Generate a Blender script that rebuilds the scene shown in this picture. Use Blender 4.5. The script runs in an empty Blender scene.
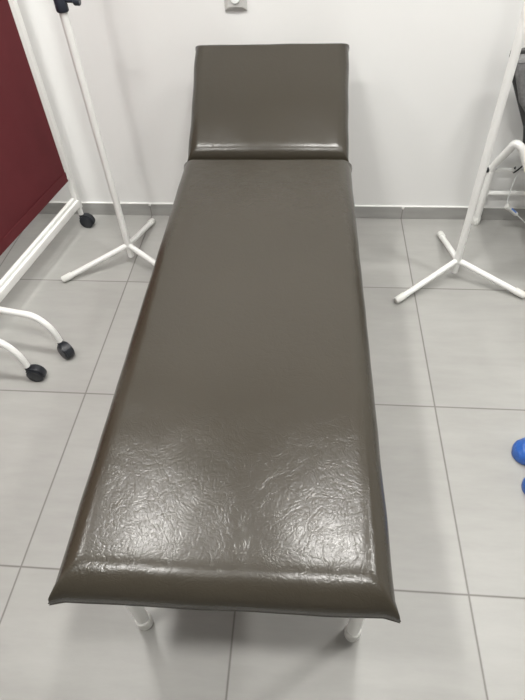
import bpy, bmesh, math, random
from mathutils import Vector, Matrix, noise
random.seed(4)
S = bpy.context.scene
COL = S.collection
PI = math.pi

# ------------------------------------------------------------------ materials
def mat(name, color, rough=0.5, metal=0.0, spec=0.5, coat=0.0):
    m = bpy.data.materials.new(name); m.use_nodes = True
    b = m.node_tree.nodes['Principled BSDF']
    b.inputs['Base Color'].default_value = (*color, 1)
    b.inputs['Roughness'].default_value = rough
    b.inputs['Metallic'].default_value = metal
    b.inputs['Specular IOR Level'].default_value = spec
    b.inputs['Coat Weight'].default_value = coat
    return m

def nd(m, t, **kw):
    n = m.node_tree.nodes.new(t)
    for k, v in kw.items():
        if k in n.inputs.keys(): n.inputs[k].default_value = v
        else: setattr(n, k, v)
    return n
def ln(m, a, ao, b, bi): m.node_tree.links.new(a.outputs[ao], b.inputs[bi])
def bsdf(m): return m.node_tree.nodes['Principled BSDF']
def ramp(m, p0, c0, p1, c1):
    r = nd(m, 'ShaderNodeValToRGB')
    r.color_ramp.elements[0].position = p0; r.color_ramp.elements[0].color = (*c0, 1)
    r.color_ramp.elements[1].position = p1; r.color_ramp.elements[1].color = (*c1, 1)
    return r
def mathn(m, op, a=None, b=None):
    n = nd(m, 'ShaderNodeMath', operation=op)
    if a is not None: n.inputs[0].default_value = a
    if b is not None: n.inputs[1].default_value = b
    return n
def noise_tint(m, base, amt, scale, stretch=(1, 1, 1), bump=0.0, bscale=200, bdist=0.001):
    tc = nd(m, 'ShaderNodeTexCoord'); mp = nd(m, 'ShaderNodeMapping'); mp.inputs['Scale'].default_value = stretch
    ln(m, tc, 'Object', mp, 'Vector')
    n = nd(m, 'ShaderNodeTexNoise', Scale=scale, Detail=5.0, Roughness=0.6); ln(m, mp, 'Vector', n, 'Vector')
    r = ramp(m, .3, [c*(1-amt) for c in base], .7, [min(1, c*(1+amt)) for c in base])
    ln(m, n, 'Fac', r, 'Fac'); ln(m, r, 'Color', bsdf(m), 'Base Color')
    if bump:
        n2 = nd(m, 'ShaderNodeTexNoise', Scale=bscale, Detail=3.0); ln(m, mp, 'Vector', n2, 'Vector')
        bp = nd(m, 'ShaderNodeBump', Strength=bump, Distance=bdist); ln(m, n2, 'Fac', bp, 'Height')
        ln(m, bp, 'Normal', bsdf(m), 'Normal')
    return m

TW, TL = 0.5978, 0.6
def tile_mat():
    m = mat('floor_tile', (.4, .39, .37), .4, spec=.4)
    tc = nd(m, 'ShaderNodeTexCoord'); sx = nd(m, 'ShaderNodeSeparateXYZ'); ln(m, tc, 'Object', sx, 'Vector')
    ds = []; cells = []
    for ax, w in (('X', TW), ('Y', TL)):
        d = mathn(m, 'DIVIDE', b=w); ln(m, sx, ax, d, 0)
        rd = mathn(m, 'ROUND'); ln(m, d, 0, rd, 0)
        su = mathn(m, 'SUBTRACT'); ln(m, d, 0, su, 0); ln(m, rd, 0, su, 1)
        ab = mathn(m, 'ABSOLUTE'); ln(m, su, 0, ab, 0)
        mu = mathn(m, 'MULTIPLY', b=w); ln(m, ab, 0, mu, 0); ds.append(mu)
        fl = mathn(m, 'FLOOR'); ln(m, d, 0, fl, 0); cells.append(fl)
    mn = mathn(m, 'MINIMUM'); ln(m, ds[0], 0, mn, 0); ln(m, ds[1], 0, mn, 1)
    g = ramp(m, .0005, (1, 1, 1), .0011, (0, 0, 0)); ln(m, mn, 0, g, 'Fac')
    # per tile shift of the cement pattern
    cb = nd(m, 'ShaderNodeCombineXYZ'); ln(m, cells[0], 0, cb, 'X'); ln(m, cells[1], 0, cb, 'Y')
    wn = nd(m, 'ShaderNodeTexWhiteNoise', noise_dimensions='3D'); ln(m, cb, 0, wn, 'Vector')
    ad = nd(m, 'ShaderNodeVectorMath', operation='MULTIPLY_ADD'); ln(m, wn, 'Color', ad, 0)
    ad.inputs[1].default_value = (7, 7, 7); ln(m, tc, 'Object', ad, 2)
    mp = nd(m, 'ShaderNodeMapping'); mp.inputs['Scale'].default_value = (1, 4.5, 1); ln(m, ad, 0, mp, 'Vector')
    n1 = nd(m, 'ShaderNodeTexNoise', Scale=5.0, Detail=8.0, Roughness=0.65); ln(m, mp, 'Vector', n1, 'Vector')
    n2 = nd(m, 'ShaderNodeTexNoise', Scale=2.2, Detail=3.0); ln(m, ad, 0, n2, 'Vector')
    mx = mathn(m, 'ADD'); ln(m, n1, 'Fac', mx, 0); ln(m, n2, 'Fac', mx, 1)
    hf = mathn(m, 'MULTIPLY', b=.5); ln(m, mx, 0, hf, 0)
    r = ramp(m, .33, (.325, .321, .306), .67, (.395, .391, .374)); ln(m, hf, 0, r, 'Fac')
    mix = nd(m, 'ShaderNodeMix', data_type='RGBA'); ln(m, g, 'Color', mix, 0)
    ln(m, r, 'Color', mix, 6); mix.inputs[7].default_value = (.15, .142, .13, 1)
    ln(m, mix, 2, bsdf(m), 'Base Color')
    rr = ramp(m, .3, (.34,)*3, .7, (.46,)*3); ln(m, n1, 'Fac', rr, 'Fac'); ln(m, rr, 'Color', bsdf(m), 'Roughness')
    iv = mathn(m, 'SUBTRACT', a=1.0); ln(m, g, 'Color', iv, 1)
    bp = nd(m, 'ShaderNodeBump', Strength=.5, Distance=.001); ln(m, iv, 0, bp, 'Height')
    ln(m, bp, 'Normal', bsdf(m), 'Normal')
    return m

def skirting_mat():
    m = mat('skirting_tile', (.3, .3, .285), .4)
    tc = nd(m, 'ShaderNodeTexCoord'); sx = nd(m, 'ShaderNodeSeparateXYZ'); ln(m, tc, 'Object', sx, 'Vector')
    d = mathn(m, 'DIVIDE', b=TW); ln(m, sx, 'X', d, 0)
    rd = mathn(m, 'ROUND'); ln(m, d, 0, rd, 0)
    su = mathn(m, 'SUBTRACT'); ln(m, d, 0, su, 0); ln(m, rd, 0, su, 1)
    ab = mathn(m, 'ABSOLUTE'); ln(m, su, 0, ab, 0); mu = mathn(m, 'MULTIPLY', b=TW); ln(m, ab, 0, mu, 0)
    g = ramp(m, .001, (1, 1, 1), .002, (0, 0, 0)); ln(m, mu, 0, g, 'Fac')
    mp = nd(m, 'ShaderNodeMapping'); mp.inputs['Scale'].default_value = (1, 1, 5); ln(m, tc, 'Object', mp, 'Vector')
    n1 = nd(m, 'ShaderNodeTexNoise', Scale=6.0, Detail=6.0); ln(m, mp, 'Vector', n1, 'Vector')
    r = ramp(m, .3, (.31, .307, .295), .7, (.37, .367, .355)); ln(m, n1, 'Fac', r, 'Fac')
    mix = nd(m, 'ShaderNodeMix', data_type='RGBA'); ln(m, g, 'Color', mix, 0)
    ln(m, r, 'Color', mix, 6); mix.inputs[7].default_value = (.2, .19, .18, 1); ln(m, mix, 2, bsdf(m), 'Base Color')
    return m

def leather_mat():
    m = mat('olive_brown_leatherette', (.075, .067, .053), .3, spec=.42)
    tc = nd(m, 'ShaderNodeTexCoord')
    # domain warped crackle: big crease cells, small grain, long soft folds
    nw = nd(m, 'ShaderNodeTexNoise', Scale=9.0, Detail=4.0); ln(m, tc, 'Object', nw, 'Vector')
    wv = nd(m, 'ShaderNodeVectorMath', operation='MULTIPLY_ADD'); ln(m, nw, 'Color', wv, 0)
    wv.inputs[1].default_value = (.14, .14, .14); ln(m, tc, 'Object', wv, 2)
    def crease(scale, width, height):
        v = nd(m, 'ShaderNodeTexVoronoi', feature='DISTANCE_TO_EDGE', Scale=scale); ln(m, wv, 0, v, 'Vector')
        r = nd(m, 'ShaderNodeMapRange', interpolation_type='SMOOTHSTEP'); ln(m, v, 'Distance', r, 0)
        r.inputs[1].default_value = 0; r.inputs[2].default_value = width
        k = mathn(m, 'MULTIPLY', b=height); ln(m, r, 0, k, 0); return k
    n3 = nd(m, 'ShaderNodeTexNoise', Scale=30.0, Detail=4.0, Roughness=.6); ln(m, wv, 0, n3, 'Vector')
    h3 = mathn(m, 'MULTIPLY', b=.00038); ln(m, n3, 'Fac', h3, 0)
    tot = h3
    for args in ((36.0, .12, .00007), (120.0, .25, .00007)):
        k = crease(*args); a = mathn(m, 'ADD'); ln(m, tot, 0, a, 0); ln(m, k, 0, a, 1); tot = a
    bp = nd(m, 'ShaderNodeBump', Strength=1.0, Distance=1.0); ln(m, tot, 0, bp, 'Height')
    ln(m, bp, 'Normal', bsdf(m), 'Normal')
    n5 = nd(m, 'ShaderNodeTexNoise', Scale=3.0, Detail=3.0); ln(m, tc, 'Object', n5, 'Vector')
    r5 = ramp(m, .3, (.0350, .0298, .0212), .7, (.0372, .0317, .0226)); ln(m, n5, 'Fac', r5, 'Fac')
    ln(m, r5, 'Color', bsdf(m), 'Base Color')
    r6 = ramp(m, .3, (.235,)*3, .7, (.265,)*3); ln(m, n3, 'Fac', r6, 'Fac'); ln(m, r6, 'Color', bsdf(m), 'Roughness')
    return m

M = {}
M['floor'] = tile_mat()
M['skirting'] = skirting_mat()
M['leather'] = leather_mat()
M['wall'] = noise_tint(mat('white_wall_paint', (.8, .8, .79), .6, spec=.3), (.80, .80, .79), .01, 3, bump=.08, bscale=160)
M['wall_grey'] = noise_tint(mat('grey_wall_paint', (.3, .29, .28), .6, spec=.3), (.30, .29, .28), .02, 3)
M['ceiling'] = noise_tint(mat('ceiling_paint', (.82, .82, .81), .8), (.82, .82, .81), .01, 3)
M['sealant'] = noise_tint(mat('white_sealant', (.85, .85, .83), .5), (.85, .85, .83), .02, 40)
M['white_metal'] = noise_tint(mat('white_powder_coat', (.80, .80, .78), .32), (.80, .80, .78), .015, 12)
M['white_plastic'] = noise_tint(mat('white_plastic', (.74, .74, .71), .45), (.74, .74, .71), .04, 30)
M['grey_rubber'] = noise_tint(mat('grey_rubber', (.45, .45, .43), .6), (.5, .5, .48), .12, 60)
M['black'] = noise_tint(mat('black_plastic', (.015, .016, .02), .38), (.013, .015, .020), .2, 40)
M['clamp'] = noise_tint(mat('dark_navy_plastic', (.02, .024, .034), .42), (.02, .024, .036), .2, 40)
M['steel'] = noise_tint(mat('brushed_steel', (.6, .6, .6), .3, metal=1), (.6, .6, .6), .05, 60)
M['plate'] = noise_tint(mat('grey_socket_plastic', (.56, .56, .54), .4), (.56, .56, .54), .02, 30)
M['button'] = noise_tint(mat('white_socket_button', (.86, .88, .87), .3), (.86, .88, .87), .02, 30)
M['chair_fabric'] = noise_tint(mat('grey_felt', (.2, .2, .2), .9, spec=.2), (.19, .19, .19), .28, 60, bump=.5, bscale=300)
M['chair_shell'] = noise_tint(mat('dark_grey_shell', (.05, .05, .05), .5), (.05, .05, .05), .15, 30)
M['label_blue'] = noise_tint(mat('blue_print', (.12, .22, .55), .5), (.12, .22, .55), .08, 40)
M['glow'] = mat('lamp_diffuser', (.9, .9, .9), .5)

def curtain_mat():
    m = mat('burgundy_cloth', (.10, .012, .02), .75, spec=.25)
    tc = nd(m, 'ShaderNodeTexCoord')
    n = nd(m, 'ShaderNodeTexNoise', Scale=7.0, Detail=3.0); ln(m, tc, 'Object', n, 'Vector')
    r = ramp(m, .3, (.105, .016, .020), .7, (.122, .020, .025)); ln(m, n, 'Fac', r, 'Fac'); ln(m, r, 'Color', bsdf(m), 'Base Color')
    w = nd(m, 'ShaderNodeTexWave', Scale=320.0, Distortion=0.5, bands_direction='Z'); ln(m, tc, 'Object', w, 'Vector')
    bp = nd(m, 'ShaderNodeBump', Strength=.15, Distance=.0005); ln(m, w, 'Fac', bp, 'Height'); ln(m, bp, 'Normal', bsdf(m), 'Normal')
    return m
M['curtain'] = curtain_mat()
def cover_mat():
    m = mat('blue_polythene', (.03, .17, .62), .28, spec=.6)
    tc = nd(m, 'ShaderNodeTexCoord')
    n = nd(m, 'ShaderNodeTexNoise', Scale=55.0, Detail=4.0, Distortion=1.0); ln(m, tc, 'Object', n, 'Vector')
    r = ramp(m, .3, (.014, .078, .33), .7, (.024, .12, .44)); ln(m, n, 'Fac', r, 'Fac'); ln(m, r, 'Color', bsdf(m), 'Base Color')
    bp = nd(m, 'ShaderNodeBump', Strength=.6, Distance=.004); ln(m, n, 'Fac', bp, 'Height'); ln(m, bp, 'Normal', bsdf(m), 'Normal')
    return m
M['cover'] = cover_mat()
def line_mat():
    m = mat('clear_tubing', (.85, .87, .86), .15, spec=.6); bsdf(m).inputs['Transmission Weight'].default_value = .15
    noise_tint(m, (.85, .87, .86), .02, 30); return m
M['tubing'] = line_mat()

# ------------------------------------------------------------------ mesh helpers
def obj(name, bm, material, parent=None, smooth=True, angle=40):
    me = bpy.data.meshes.new(name); bmesh.ops.recalc_face_normals(bm, faces=bm.faces)
    bm.to_mesh(me); bm.free(); me.materials.append(material)
    if smooth:
        for p in me.polygons: p.use_smooth = True
        try: me.set_sharp_from_angle(angle=math.radians(angle))
        except Exception: pass
    o = bpy.data.objects.new(name, me); COL.objects.link(o)
    if parent: o.parent = parent
    return o
def thing(name, label, cat, loc=(0, 0, 0), rz=0, group=None):
    o = bpy.data.objects.new(name, None); COL.objects.link(o); o.empty_display_size = .1
    o.location = loc; o.rotation_euler = (0, 0, rz); o['label'] = label; o['category'] = cat
    if group: o['group'] = group
    return o
def box(bm, x0, x1, y0, y1, z0, z1, bev=0.0, seg=2, mtx=None):
    b2 = bmesh.new()
    bmesh.ops.create_cube(b2, size=1)
    for v in b2.verts:
        v.co = Vector(((x0+x1)/2 + v.co.x*(x1-x0), (y0+y1)/2 + v.co.y*(y1-y0), (z0+z1)/2 + v.co.z*(z1-z0)))
    if bev: bmesh.ops.bevel(b2, geom=b2.edges[:], offset=bev, segments=seg, affect='EDGES', profile=.5)
    if mtx: bmesh.ops.transform(b2, matrix=mtx, verts=b2.verts)
    join(bm, b2)
def join(bm, b2):
    mp = {}
    for v in b2.verts: mp[v] = bm.verts.new(v.co)
    for f in b2.faces:
        try: bm.faces.new([mp[v] for v in f.verts])
        except ValueError: pass
    b2.free()
def fillet(pts, rad, n=8):
    P = [Vector(p) for p in pts]; out = [P[0]]
    for i in range(1, len(P)-1):
        a, b, c = P[i-1], P[i], P[i+1]
        r = rad if not isinstance(rad, (list, tuple)) else rad[i-1]
        u = (a-b); w = (c-b); t = min(r, u.length*.49, w.length*.49)
        s, e = b+u.normalized()*t, b+w.normalized()*t
        for k in range(n+1):
            q = k/n; out.append(s*(1-q)**2 + b*2*q*(1-q) + e*q*q)
    out.append(P[-1]); return out
def tube(bm, pts, r, n=16, cap=True, bev=0.0):
    P = [Vector(p) for p in pts]; rs = list(r) if isinstance(r, (list, tuple)) else [r]*len(P)
    if bev and cap:
        d0 = (P[1]-P[0]).normalized(); d1 = (P[-1]-P[-2]).normalized()
        P = [P[0], P[0]+d0*bev] + P[1:-1] + [P[-1]-d1*bev, P[-1]]
        rs = [rs[0]-bev, rs[0]] + rs[1:-1] + [rs[-1], rs[-1]-bev]
    rings = []; up = None
    for i, p in enumerate(P):
        t = (P[min(i+1, len(P)-1)] - P[max(i-1, 0)]).normalized()
        if up is None:
            up = t.orthogonal().normalized()
        else:
            up = (up - t*up.dot(t)).normalized()
        s = t.cross(up)
        rings.append([bm.verts.new(p + (up*math.cos(2*PI*k/n) + s*math.sin(2*PI*k/n))*rs[i]) for k in range(n)])
    for a, b in zip(rings, rings[1:]):
        for k in range(n): bm.faces.new((a[k], a[(k+1) % n], b[(k+1) % n], b[k]))
    if cap: bm.faces.new(rings[0][::-1]); bm.faces.new(rings[-1])
def prism(bm, poly, y0, y1, bev=0.0, seg=3):
    """outline in x,z extruded along y"""
    b2 = bmesh.new()
    a = [b2.verts.new((x, y0, z)) for x, z in poly]; b = [b2.verts.new((x, y1, z)) for x, z in poly]
    n = len(poly)
    b2.faces.new(a); b2.faces.new(b[::-1])
    for k in range(n): b2.faces.new((a[k], b[k], b[(k+1) % n], a[(k+1) % n]))
    bmesh.ops.recalc_face_normals(b2, faces=b2.faces)
    if bev:
        es = [e for e in b2.edges if abs(e.verts[0].co.y-e.verts[1].co.y) < 1e-6]
        bmesh.ops.bevel(b2, geom=es, offset=bev, segments=seg, affect='EDGES', profile=.5)
    join(bm, b2)
def struct(name, bm, m, smooth=False):
    o = obj(name, bm, m, None, smooth); o['kind'] = 'structure'; return o

# ------------------------------------------------------------------ room
X0, X1, Y0, YB, H = -3.25, 2.15, -2.6, 1.706, 2.7
b = bmesh.new(); box(b, X0-.1, X1+.1, Y0-.1, YB+.1, -.1, 0); struct('floor', b, M['floor'])
b = bmesh.new(); box(b, X0-.1, X1+.1, Y0-.1, YB+.1, H, H+.1); struct('ceiling', b, M['ceiling'])
b = bmesh.new(); box(b, X0-.1, X1+.1, YB, YB+.1, 0, H); struct('wall_back', b, M['wall'])
b = bmesh.new(); box(b, X0-.1, X1+.1, Y0-.1, Y0, 0, H); struct('wall_front', b, M['wall_grey'])
b = bmesh.new(); box(b, X0-.1, X0, Y0, YB, 0, H); struct('wall_left', b, M['wall'])
b = bmesh.new(); box(b, X1, X1+.1, Y0, YB, 0, H); struct('wall_right', b, M['wall'])
b = bmesh.new(); box(b, X0, X1, YB-.008, YB, 0, .062, .001, 1); struct('baseboard_back', b, M['skirting'])
b = bmesh.new()
box(b, X0, X1, YB-.0085, YB, .062, .0665, .0012, 2)
for k in range(-5, 4):                                     # dabs of sealant where skirting tiles meet
    b2 = bmesh.new(); bmesh.ops.create_icosphere(b2, subdivisions=2, radius=1)
    for v in b2.verts:
        v.co = Vector((k*TW + v.co.x*.006 + .0015*math.sin(v.co.z*5), YB-.0085+v.co.y*.0025, .0585 + v.co.z*.0075))
    join(b, b2)
struct('trim_1', b, M['sealant'], True)

# ------------------------------------------------------------------ ceiling lamps (the real light of the room)
g = M['glow']; bs = bsdf(g)
bs.inputs['Emission Color'].default_value = (1.0, .985, .95, 1); bs.inputs['Emission Strength'].default_value = LAMP = 190.0
def lamp():
    t = thing('ceiling_light', 'round white LED downlight set in the ceiling', 'ceiling light', group='round LED downlights in the ceiling')
    b = bmesh.new(); n = 40; prof = [(.112, -.0005), (.112, -.008), (.118, -.012), (.130, -.010), (.134, -.0005)]
    rings = [[b.verts.new((r*math.cos(2*PI*k/n), r*math.sin(2*PI*k/n), z)) for k in range(n)] for r, z in prof]
    for p, q in zip(rings, rings[1:]+rings[:1]):
        for k in range(n): b.faces.new((p[k], p[(k+1) % n], q[(k+1) % n], q[k]))
    obj('rim', b, M['white_metal'], t)
    b = bmesh.new(); tube(b, [(0, 0, -.001), (0, 0, -.006)], .111, 40); obj('diffuser', b, M['glow'], t, False)
    return t
def dup(o, loc, label=None):
    c = o.copy(); COL.objects.link(c); c.location = loc
    if label: c['label'] = label
    for ch in list(o.children):
        d = ch.copy(); COL.objects.link(d); d.parent = c
        for g in list(ch.children):
            e = g.copy(); COL.objects.link(e); e.parent = d
    return c
LX = (-2.4, -1.3, -.2, .9); LY = (.76, -.5)
l0 = None
for x in LX:
    for y in LY:
        if y < 0 and (x < -2 or x > .5): continue
        if l0 is None: l0 = lamp(); l0.location = (x, y, H)
        else: dup(l0, (x, y, H))

# ------------------------------------------------------------------ examination couch
def cushion(w, l, z0, z1, rads, nx=56, ny=90, side=.009, seed=0, crown=.003, pinch=.006, edge_wave=.0015):
    """upholstered slab: x in -w/2..w/2, y in 0..l; rads = roll radius at (left, right, front, far) edges"""
    bm = bmesh.new(); rl, rr, rf, rb = rads
    def ease(t):                                           # denser towards both ends
        return t - math.sin(2*PI*t)/(2*PI)*.78
    def prof(d, r):
        q = min(1, max(0, d/r)); return (1-(1-q)**2.0)**(1/2.0)
    def smin(vals, k=.04):
        m_ = min(vals); return m_ - k*math.log(sum(math.exp(-(v-m_)/k) for v in vals)) + 0
    G = []
    for j in range(ny+1):
        row = []
        for i in range(nx+1):
            u, v = ease(i/nx), ease(j/ny); x, y = -w/2+w*u, l*v
            fs = [prof(x+w/2, rl), prof(w/2-x, rr), prof(y, rf), prof(l-y, rb)]
            f = min(1, max(0, smin(fs, .03))) if min(fs) > 0 else 0
            zz = z0+side + (z1-z0-side)*f
            zz += crown*math.sin(PI*u)*math.sin(PI*v) * f
            nz = noise.noise(Vector((x*6+seed, y*6, 3.1)))*.0012 + noise.noise(Vector((x*18+seed, y*14, 7.7)))*.0005
            zz += nz*f
            row.append([x, y, zz])
        G.append(row)
    def plan(x, y):                                        # pinched corners, slightly wavy edges
        ex, ey = abs(x)/(w/2), abs(y-l/2)/(l/2)
        c = max(0, (ex-.93)/.07)*max(0, (ey-.93)/.07) if l < .6 else max(0, (ex-.93)/.07)*max(0, (ey-.97)/.03)
        x += math.copysign(pinch*c, x); y += math.copysign(pinch*c, y-l/2)
        if ex > .9: x += math.copysign((ex-.9)/.1, x)*edge_wave*noise.noise(Vector((seed, y*9, math.copysign(1, x))))
        if ey > .9: y += math.copysign((ey-.9)/.1, y-l/2)*edge_wave*noise.noise(Vector((x*9, seed+5, math.copysign(1, y-l/2))))
        return x, y
    V = [[bm.verts.new((*plan(q[0], q[1]), q[2])) for q in row] for row in G]
    for j in range(ny):
        for i in range(nx): bm.faces.new((V[j][i], V[j][i+1], V[j+1][i+1], V[j+1][i]))
    # side skirt and underside
    loop = [V[0][i] for i in range(nx+1)] + [V[j][nx] for j in range(1, ny+1)] + [V[ny][i] for i in range(nx-1, -1, -1)] + [V[j][0] for j in range(ny-1, 0, -1)]
    prev = loop
    for dz, ins in ((.5, -.0015), (.15, 0), (0, .004)):
        ring = []
        for v in loop:
            x, y = v.co.x, v.co.y
            nxv, nyv = (x/(w/2)), (y-l/2)/(l/2)
            sx = math.copysign(ins, x) if abs(nxv) > .985 else 0
            sy = math.copysign(ins, y-l/2) if abs(nyv) > .985 else 0
            ring.append(bm.verts.new((x-sx, y-sy, z0+side*dz)))
        for k in range(len(loop)):
            bm.faces.new((prev[k], prev[(k+1) % len(loop)], ring[(k+1) % len(loop)], ring[k]))
        prev = ring
    bm.faces.new(prev[::-1])
    return bm

CZ0, CZ1 = .508, .566
couch = thing('examination_couch', 'long olive-brown leatherette examination couch with raised headrest on white legs', 'examination couch',
              (-.5685, -.226, 0), math.radians(.75))
CW, CL = .574, 1.432
obj('seat_cushion', cushion(CW, CL, CZ0, CZ1, (.055, .055, .072, .026), 64, 130, seed=1, edge_wave=.002), M['leather'], couch, angle=60)
HL, HA = .468, math.radians(30.5)
bm = cushion(.562, HL, 0, .056, (.05, .05, .062, .030), 60, 70, seed=9, edge_wave=.004, pinch=.004, crown=.004)
bmesh.ops.transform(bm, matrix=Matrix.Translation((0, CL+.034, .512)) @ Matrix.Rotation(HA, 4, 'X'), verts=bm.verts)
obj('headrest_cushion', bm, M['leather'], couch, angle=60)
# steel under-frame: rim, cross tubes, headrest strut
b = bmesh.new()
fr = .0125; fz = CZ0-fr-.001
FX, FY0, FY1 = .255, .055, 1.38
for s in (-1, 1): tube(b, [(s*FX, FY0, fz), (s*FX, FY1, fz)], fr, 14, bev=.002)
for y in (FY0+.0, .5, .95, FY1): tube(b, [(-FX, y, fz), (FX, y, fz)], fr*.92, 14, bev=.002)
obj('frame', b, M['white_metal'], couch)
for s in (-1, 1):
    b = bmesh.new()
    p = [(s*.2, CL-.10, fz-.02), (s*.2, CL+.034+.30*math.cos(HA), .512+.30*math.sin(HA)-.012)]
    tube(b, p, .009, 12, bev=.002)
    obj('headrest_strut', b, M['white_metal'], couch)
for sx in (-1, 1):
    for y in (.11, 1.30):
        b = bmesh.new(); x = sx*.2585+.008
        tube(b, [(x, y, .016), (x, y, fz-.0135)], .0155, 20)
        lg = obj('leg', b, M['white_metal'], couch)
        b = bmesh.new()
        tube(b, [(x, y, 0), (x, y, .004), (x, y, .022), (x, y, .027), (x, y, .045), (x, y, .047)], [.0165, .0185, .0185, .0200, .0190, .0160], 24)
        obj('foot_cap', b, M['white_plastic'], lg)

# ------------------------------------------------------------------ infusion stands
def stand(label, loc, legs, rot=0, clamp_z=.968, zj=.088, lean=-.012):
    t = thing('infusion_stand', label, 'infusion stand', loc, rot, 'white tripod infusion stands')
    b = bmesh.new(); tube(b, [(0, 0, .030), (lean*(clamp_z+.02), 0, clamp_z+.02)], .0135, 20, bev=.002); obj('pole', b, M['white_metal'], t)
    b = bmesh.new(); tube(b, [(0, 0, clamp_z+.0), (0, 0, 1.72)], .0085, 16, bev=.002); bmesh.ops.translate(b, vec=(lean*clamp_z, 0, 0), verts=b.verts); rod = obj('inner_rod', b, M['steel'], t)
    for k in range(2):
        b = bmesh.new()
        a = k*PI + .5; c, s = math.cos(a), math.sin(a)
        tube(b, fillet([(0, 0, 1.72), (.07*c, .07*s, 1.74), (.12*c, .12*s, 1.72), (.135*c, .135*s, 1.76)], .02), .004, 10)
        bmesh.ops.translate(b, vec=(lean*clamp_z, 0, 0), verts=b.verts)
        obj('hook', b, M['steel'], t)
    for ang, L in legs:
        c, s = math.cos(ang), math.sin(ang)
        b = bmesh.new(); tube(b, [(.010*c, .010*s, zj), (L*c-.02*c, L*s-.02*s, .0185)], .0118, 16)
        lg = obj('leg', b, M['white_metal'], t)
        b = bmesh.new()
        d = Vector((c*L, s*L, .0135-zj)).normalized(); e = Vector((L*c, L*s, .0145))
        tube(b, [e-d*.044, e-d*.042, e-d*.004, e], [.0128, .0142, .0142, .0120], 18)
        obj('foot_cap', b, M['white_plastic'], lg)
    b = bmesh.new()
    tube(b, [(0, 0, clamp_z), (0, 0, clamp_z+.004), (0, 0, clamp_z+.05), (0, 0, clamp_z+.054)], [.0175, .0195, .0195, .0165], 22)
    bmesh.ops.translate(b, vec=(lean*clamp_z, 0, 0), verts=b.verts)
    cl = obj('collar', b, M['clamp'], t)
    b = bmesh.new()
    tube(b, [(.016, -.002, clamp_z+.03), (.045, -.008, clamp_z+.03)], .006, 12)
    tube(b, [(.045, -.008, clamp_z+.03), (.048, -.008, clamp_z+.03), (.062, -.010, clamp_z+.03), (.065, -.010, clamp_z+.03)], [.011, .013, .013, .011], 16)
    bmesh.ops.translate(b, vec=(lean*clamp_z, 0, 0), verts=b.verts)
    obj('knob', b, M['clamp'], cl)
    return t
def ang(cx, cy, x, y): return math.atan2(y-cy, x-cx), math.hypot(x-cx, y-cy)
cx, cy = -1.205, 1.337
stand('white tripod infusion stand with dark clamp, left of the couch beside the burgundy screen', (cx, cy, 0),
      [ang(cx, cy, -1.470, 1.186), ang(cx, cy, -1.175, 1.632), ang(cx, cy, -.955, 1.19)])
cx, cy = .168, 1.274
stand('white tripod infusion stand on the right in front of the grey chair', (cx, cy, 0),
      [ang(cx, cy, -.083, 1.104), ang(cx, cy, .157, 1.564), ang(cx, cy, .425, 1.152)], clamp_z=1.02)

# ------------------------------------------------------------------ privacy screen on castors
DIR = math.atan2(-.62, -.10)
scr = thing('privacy_screen', 'burgundy cloth privacy screen in a white frame on black castors', 'privacy screen', (-1.502, 1.602, 0), DIR)
# local: x runs along the screen towards the camera, y = +90 deg; the side facing the couch is +y
def castor(parent, x, y, trail, top, r=.029):
    """twin wheel castor; trail = direction the wheels swing to; stem stands at x, y"""
    c, s = math.cos(trail), math.sin(trail); k = .020
    mtx = Matrix.Translation((x+k*c, y+k*s, r)) @ Matrix.Rotation(trail, 4, 'Z')
    b = bmesh.new()
    hood = bmesh.new()                                      # curved hood between and over the wheels
    n = 16; R = r+.004; rows = []
    for i in range(n+1):
        a = math.radians(-15 + 165*i/n)
        rows.append([hood.verts.new((math.cos(a)*R*q, yy, math.sin(a)*R*q)) for q, yy in ((1, -.013), (1.03, -.006), (1.03, .006), (1, .013), (.84, .013), (.84, -.013))])
    for p, q in zip(rows, rows[1:]):
        for j in range(6): hood.faces.new((p[j], p[(j+1) % 6], q[(j+1) % 6], q[j]))
    hood.faces.new(rows[0][::-1]); hood.faces.new(rows[-1])
    join(b, hood)
    tube(b, [(0, -.0185, 0), (0, .0185, 0)], .0055, 10)
    tube(b, [(-k, 0, .001), (-k, 0, .004), (-k, 0, .030), (-k, 0, .034)], [.008, .0115, .0115, .009], 16)      # stem socket
    box(b, -k-.004, 0, -.006, .006, .0, .020, .002, 1)
    bmesh.ops.transform(b, matrix=mtx, verts=b.verts)
    co = obj('castor', b, M['black'], parent)
    for sd in (-1, 1):
        b = bmesh.new()
        y0, y1 = sd*.0055, sd*.0195
        tube(b, [(0, y0, 0), (0, y0+sd*.002, 0), (0, y1-sd*.003, 0), (0, y1, 0), (0, y1-sd*.002, 0)], [r-.002, r, r, r-.004, r*.6], 28)
        bmesh.ops.transform(b, matrix=mtx, verts=b.verts)
        obj('wheel', b, M['black'], co)
    b = bmesh.new(); tube(b, [(x, y, r+.030), (x, y, top)], .0055, 12); obj('stem', b, M['steel'], co)

PL = .80; PT = .026; ZT = 1.72; RZ0, RZ1 = .122, .158
def wave_cloth(u0, u1, z0, z1, seed):
    bm = bmesh.new(); nu, nz = 50, 60; th = .0016; F = []
    for side in (1, -1):
        F.append([[bm.verts.new((u0+(u1-u0)*i/nu, side*th + .0035*noise.noise(Vector((i/nu*3.2+seed, j/nz*1.1, .5)))*math.sin(PI*i/nu), z0+(z1-z0)*j/nz))
                   for i in range(nu+1)] for j in range(nz+1)])
    for k, G in enumerate(F):
        for j in range(nz):
            for i in range(nu):
                q = (G[j][i], G[j][i+1], G[j+1][i+1], G[j+1][i]); bm.faces.new(q if k else q[::-1])
    A, B = F
    for j in range(nz):
        for i in (0, nu): bm.faces.new((A[j][i], B[j][i], B[j+1][i], A[j+1][i]))
    for i in range(nu):
        for j in (0, nz): bm.faces.new((A[j][i], B[j][i], B[j][i+1], A[j][i+1]))
    return bm
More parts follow.
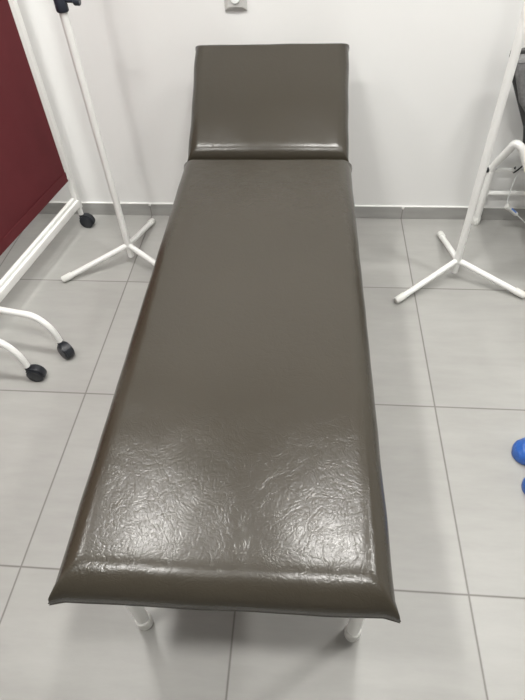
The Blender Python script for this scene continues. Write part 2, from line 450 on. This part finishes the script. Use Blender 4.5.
for pn, u in enumerate((0, PL+.05)):
    for k, uu in enumerate((u, u+PL)):
        b = bmesh.new(); z0 = .098
        box(b, uu-PT/2, uu+PT/2, -PT/2, PT/2, z0, ZT, .004, 3)
        obj('post', b, M['white_metal'], scr)
    for z0, z1 in ((RZ0, RZ1), (ZT-.036, ZT)):
        b = bmesh.new()
        if z0 == RZ0:                                       # two bars with a groove between them
            box(b, u+PT/2-.001, u+PL-PT/2+.001, -PT/2-.004, .000, z0+.006, z1, .004, 3)
            box(b, u+PT/2-.001, u+PL-PT/2+.001, .007, PT/2+.008, z0-.004, z1-.006, .004, 3)
            box(b, u+PT/2-.001, u+PL-PT/2+.001, -.001, .010, z0+.008, z0+.018)
        else: box(b, u+PT/2-.001, u+PL-PT/2+.001, -PT/2, PT/2, z0, z1, .004, 3)
        obj('rail', b, M['white_metal'], scr)
    cz0 = .252; cz1 = ZT-.05
    cl = obj('cloth_panel', wave_cloth(u+.022, u+PL-.022, cz0, cz1, pn*7.3), M['curtain'], scr)
    b = bmesh.new()
    for sd in (-1, 1): box(b, u+.023, u+PL-.023, sd*.0052-.0009, sd*.0052+.0009, cz0-.002, cz0+.042, .0006, 1)
    obj('hem', b, M['curtain'], cl)
    for uu in (u+.012, u+PL-.012):                         # ties at the cloth corners
        for zz in (cz0+.012, cz1-.012):
            b = bmesh.new(); tube(b, [(uu-.006, .003, zz), (uu+.014, .006, zz)], .003, 8); obj('tie', b, M['white_metal'], scr)
for z in (.35, 1.45):
    b = bmesh.new(); tube(b, [(PL+.025, 0, z-.03), (PL+.025, 0, z+.03)], .013, 14, bev=.002); obj('hinge', b, M['steel'], scr)
# far post stands straight on a castor, the two inner posts stand on arched feet
b = bmesh.new(); tube(b, [(0, 0, .066), (0, 0, .11)], .0115, 16); obj('foot', b, M['white_metal'], scr)
castor(scr, 0, 0, math.radians(95), .075, .031)
b = bmesh.new(); tube(b, [(2*PL+.05, 0, .066), (2*PL+.05, 0, .11)], .011, 16); obj('foot', b, M['white_metal'], scr)
castor(scr, 2*PL+.05, 0, math.radians(60), .07)
for u, e, tr in ((PL-.02, .300, 62), (PL+.115, .245, 100)):
    b = bmesh.new(); zf = .185
    pts = [(u, -e, .066), (u, -e+.010, .125), (u, -e+.055, zf-.004), (u, 0, zf+.006), (u, e-.055, zf-.004), (u, e-.010, .125), (u, e, .066)]
    tube(b, fillet(pts, .05, 10), .0118, 16)
    if u > PL+.05: box(b, u-.08, u+.012, -.012, .012, zf-.008, zf+.016, .003, 2)
    obj('foot', b, M['white_metal'], scr)
    castor(scr, u, e, math.radians(tr), .068)
    castor(scr, u, -e, math.radians(-tr), .068)

# ------------------------------------------------------------------ grey chair with white tube frame against the back wall
ch = thing('chair', 'grey felt backed chair with a white tube frame against the back wall', 'chair', (.335, 1.668, 0))
CWD = .56
R_ = .0155
for side in (0, 1):
    f = (lambda x: x) if side == 0 else (lambda x: CWD-x)
    b = bmesh.new(); tube(b, [(f(0), 0, .012), (f(0), 0, .285)], R_, 18)
    lg = obj('leg', b, M['white_metal'], ch)
    b = bmesh.new(); tube(b, [(f(0), 0, 0), (f(0), 0, .004), (f(0), 0, .034), (f(0), 0, .037)], [.0165, .0185, .0185, .0160], 20)
    obj('foot_cap', b, M['white_plastic'], lg)
    b = bmesh.new()
    tube(b, fillet([(f(0), 0, .27), (f(0.004), -.01, .30), (f(.030), -.085, .432), (f(.055), -.105, .418), (f(.100), -.125, .33), (f(.22), -.40, .30)], [.02, .022, .02, .03]), R_, 18)
    obj('arm', b, M['white_metal'], ch)
    b = bmesh.new(); tube(b, [(f(.22), -.40, .012), (f(.22), -.40, .31)], R_, 18, bev=.003)
    lg = obj('leg', b, M['white_metal'], ch)
    b = bmesh.new(); tube(b, [(f(.22), -.40, 0), (f(.22), -.40, .004), (f(.22), -.40, .034), (f(.22), -.40, .037)], [.0165, .0185, .0185, .0160], 20)
    obj('foot_cap', b, M['white_plastic'], lg)
b = bmesh.new(); tube(b, [(-.008, .0, .268), (CWD+.008, .0, .268)], .0085, 14, bev=.001)
st = obj('crossbar', b, M['white_metal'], ch)
for x in (-.018, CWD+.018):
    b = bmesh.new(); tube(b, [(x-.007, 0, .268), (x+.007, 0, .268)], .0115, 14, bev=.002); obj('end_cap', b, M['black'], st)
b = bmesh.new(); tube(b, [(0, -.0, .158), (CWD, 0, .158)], .0105, 14); obj('crossbar', b, M['white_metal'], ch)
b = bmesh.new(); box(b, .085, CWD-.085, -.47, -.06, .352, .41, .02, 4); obj('seat', b, M['chair_fabric'], ch, angle=60)
for x in (.20, CWD-.20):
    b = bmesh.new(); box(b, x-.02, x+.02, -.41, -.12, .312, .353, .004, 1); obj('seat_bracket', b, M['chair_shell'], ch)
mid = CWD/2
half = [(-.070, .745), (-.072, .735), (-.045, .675), (-.005, .585), (.045, .530), (.105, .50)]
poly = half + [(CWD-x, z) for x, z in reversed(half)] + [(CWD-.03, .760), (.03, .760)]
b = bmesh.new(); prism(b, poly, -.125, -.065, .012)
obj('backrest', b, M['chair_fabric'], ch, angle=60)
shell = [(-.078, .755), (-.079, .735), (-.052, .665), (-.002, .575), (.050, .48), (.085, .36), (.11, .335)]
poly = shell + [(CWD-x, z) for x, z in reversed(shell)] + [(CWD-.02, .770), (.02, .770)]
b = bmesh.new(); prism(b, poly, -.064, -.046, .006)
obj('back_shell', b, M['chair_shell'], ch, angle=60)
b = bmesh.new(); tube(b, fillet([(.118, -.018, .30), (.096, -.0165, .272), (.094, .0, .2545), (.096, .0135, .268), (.096, .004, .2805), (.088, -.014, .283)], .008, 4), .0035, 8)
obj('clip', b, M['black'], ch)

# ------------------------------------------------------------------ clear infusion line with a white connector, hooked on the chair
line = thing('infusion_line', 'thin clear infusion line with a white and blue connector hanging in front of the chair', 'infusion line', (.432, 1.64, .27))
LXo, LYo, LZo = line.location
def loc3(p): return (p[0]-LXo, p[1]-LYo, p[2]-LZo)
def catmull(P, n=8):
    P = [Vector(p) for p in P]; out = []
    for i in range(len(P)-1):
        a = P[max(i-1, 0)]; b_ = P[i]; c = P[i+1]; d = P[min(i+2, len(P)-1)]
        for k in range(n):
            t = k/n
            out.append(.5*((2*b_) + (c-a)*t + (2*a-5*b_+4*c-d)*t*t + (3*b_-a-3*c+d)*t**3))
    out.append(P[-1]); return out
bz, by, lr = .268, 1.668, .0017
top = [(.448, by+.011, .10), (.447, by+.011, .20), (.446, by+.0107, bz), (.446, by+.0075, bz+.0078), (.445, by, bz+.0107), (.444, by-.0078, bz+.0078),
       (.443, by-.0115, bz), (.436, 1.645, .235), (.4285, 1.632, .185), (.4265, 1.624, .145), (.432, 1.62, .120)]
b = bmesh.new(); tube(b, catmull([loc3(p) for p in top]), lr, 8); obj('tubing', b, M['tubing'], line)
e0, e1 = Vector((.428, 1.621, .124)), Vector((.484, 1.617, .082)); d = (e1-e0)
low = [e1-d*.1, e1+d*.25, (.517, 1.61, .058), (.56, 1.59, .030), (.63, 1.55, .008), (.72, 1.50, .0018), (.86, 1.47, .0018), (.98, 1.52, .0018)]
b = bmesh.new(); tube(b, catmull([loc3(p) for p in low]), lr*1.5, 8); obj('tubing', b, M['tubing'], line)
b = bmesh.new()
q = [Vector(loc3(e0+d*t)) for t in (0, .02, .26, .32, .92, .98, 1.0)]
tube(b, q, [.009, .0125, .0115, .0095, .0095, .008, .005], 16); cn = obj('connector', b, M['white_plastic'], line)
b = bmesh.new(); dn = d.normalized(); up_ = Vector((0, -.5, .85)); up_ = (up_-dn*up_.dot(dn)).normalized(); sd_ = dn.cross(up_)
mt = Matrix((( *[dn.x, sd_.x, up_.x], 0), (*[dn.y, sd_.y, up_.y], 0), (*[dn.z, sd_.z, up_.z], 0), (0, 0, 0, 1)))
mt = Matrix.Translation(loc3(e0+d*.58)) @ mt
box(b, -.016, .016, -.004, .004, .0085, .0102, .0006, 1, mt); obj('printed_band', b, M['label_blue'], cn)

# ------------------------------------------------------------------ blue overshoes
def overshoe(label, loc, rz, seed):
    t = thing('overshoe', label, 'shoe cover', loc, rz, 'blue overshoes')
    # local: toe at x = 0, heel at x = .27
    st = [(0, .010, .016), (.006, .026, .030), (.020, .039, .044), (.045, .047, .055), (.08, .050, .066), (.12, .047, .080),
          (.16, .043, .096), (.20, .041, .108), (.24, .040, .110), (.262, .033, .104), (.272, .016, .092)]
    sec = []
    for i in range(len(st)-1):
        for k in range(4):
            u = k/4; sec.append([st[i][j]*(1-u)+st[i+1][j]*u for j in range(3)])
    sec.append(list(st[-1]))
    b = bmesh.new(); n = 40; rings = []
    for x, w, h in sec:
        ring = []
        for k in range(n):
            a = 2*PI*k/n; c, s = math.cos(a), math.sin(a)
            y = w*math.copysign(abs(c)**.8, c); z = h*.36 + (h*.64*abs(s)**.9 if s > 0 else -h*.36*abs(s)**.45)
            p = Vector((x, y, z))
            cr = noise.noise(Vector((x*45+seed, y*45, z*45)))*.0035 + noise.noise(Vector((x*110+seed, y*110, z*110)))*.0016
            if z > .008: p += Vector((0, c, s))*cr
            p.z = max(0, p.z); ring.append(b.verts.new(p))
        rings.append(ring)
    for a_, b_ in zip(rings, rings[1:]):
        for k in range(n): b.faces.new((a_[k], a_[(k+1) % n], b_[(k+1) % n], b_[k]))
    b.faces.new(rings[0][::-1]); b.faces.new(rings[-1])
    obj('shell', b, M['cover'], t, angle=80)
    b = bmesh.new(); pts = []
    N = 72
    for k in range(N):                                     # gathered elastic round the ankle
        a = 2*PI*k/N; rr = 1 + .06*math.sin(a*17)
        pts.append(Vector((.205+.052*math.cos(a)*rr, .034*math.sin(a)*rr, .109+.004*math.sin(a*13)+.006*math.cos(a))))
    tube(b, pts+[pts[0]], .0055, 8); obj('elastic_band', b, M['cover'], t)
    return t
overshoe('blue plastic overshoe on the floor at the right edge, the one nearer the back wall', (.208, .424, 0), math.radians(4), 1)
overshoe('blue plastic overshoe at the right edge, the one farther from the back wall', (.209, .312, 0), math.radians(-3), 6)

# ------------------------------------------------------------------ wall socket
so = thing('wall_socket', 'small square grey socket plate with round white centre on the white wall', 'wall socket', (-.724, YB, .906))
b = bmesh.new()
def frustum(bm, a, c, y0, y1):
    v = [bm.verts.new((sx*a, y0, sz*a)) for sx, sz in ((-1, -1), (1, -1), (1, 1), (-1, 1))]
    w = [bm.verts.new((sx*c, y1, sz*c)) for sx, sz in ((-1, -1), (1, -1), (1, 1), (-1, 1))]
    bm.faces.new(v); bm.faces.new(w[::-1])
    for k in range(4): bm.faces.new((v[k], v[(k+1) % 4], w[(k+1) % 4], w[k]))
frustum(b, .0405, .0405, -.0005, -.004); frustum(b, .0405, .029, -.004, -.011)
obj('plate', b, M['plate'], so, False)
b = bmesh.new(); frustum(b, .0275, .0265, -.0108, -.0135); obj('insert', b, M['plate'], so, False)
b = bmesh.new(); tube(b, [(0, -.0130, 0), (0, -.016, 0), (0, -.0185, 0)], [.0165, .0165, .0145], 28)
obj('button', b, M['button'], so)

# ------------------------------------------------------------------ camera and view
cd = bpy.data.cameras.new('camera'); cam = bpy.data.objects.new('camera', cd); COL.objects.link(cam)
cam.location = (-.4500, -.5004, 1.4547); cam.rotation_euler = (.7437, .0319, .0720)
cd.sensor_fit = 'VERTICAL'; cd.sensor_height = 24; cd.lens = 534.12/700*24; cd.clip_start = .02
S.camera = cam
w = bpy.data.worlds.new('world'); S.world = w; w.use_nodes = True
w.node_tree.nodes['Background'].inputs['Color'].default_value = (.8, .82, .85, 1)
w.node_tree.nodes['Background'].inputs['Strength'].default_value = .2
S.view_settings.view_transform = 'Standard'; S.view_settings.look = 'None'
S.view_settings.gamma = 1; S.view_settings.exposure = -.05; S.view_settings.use_curve_mapping = False
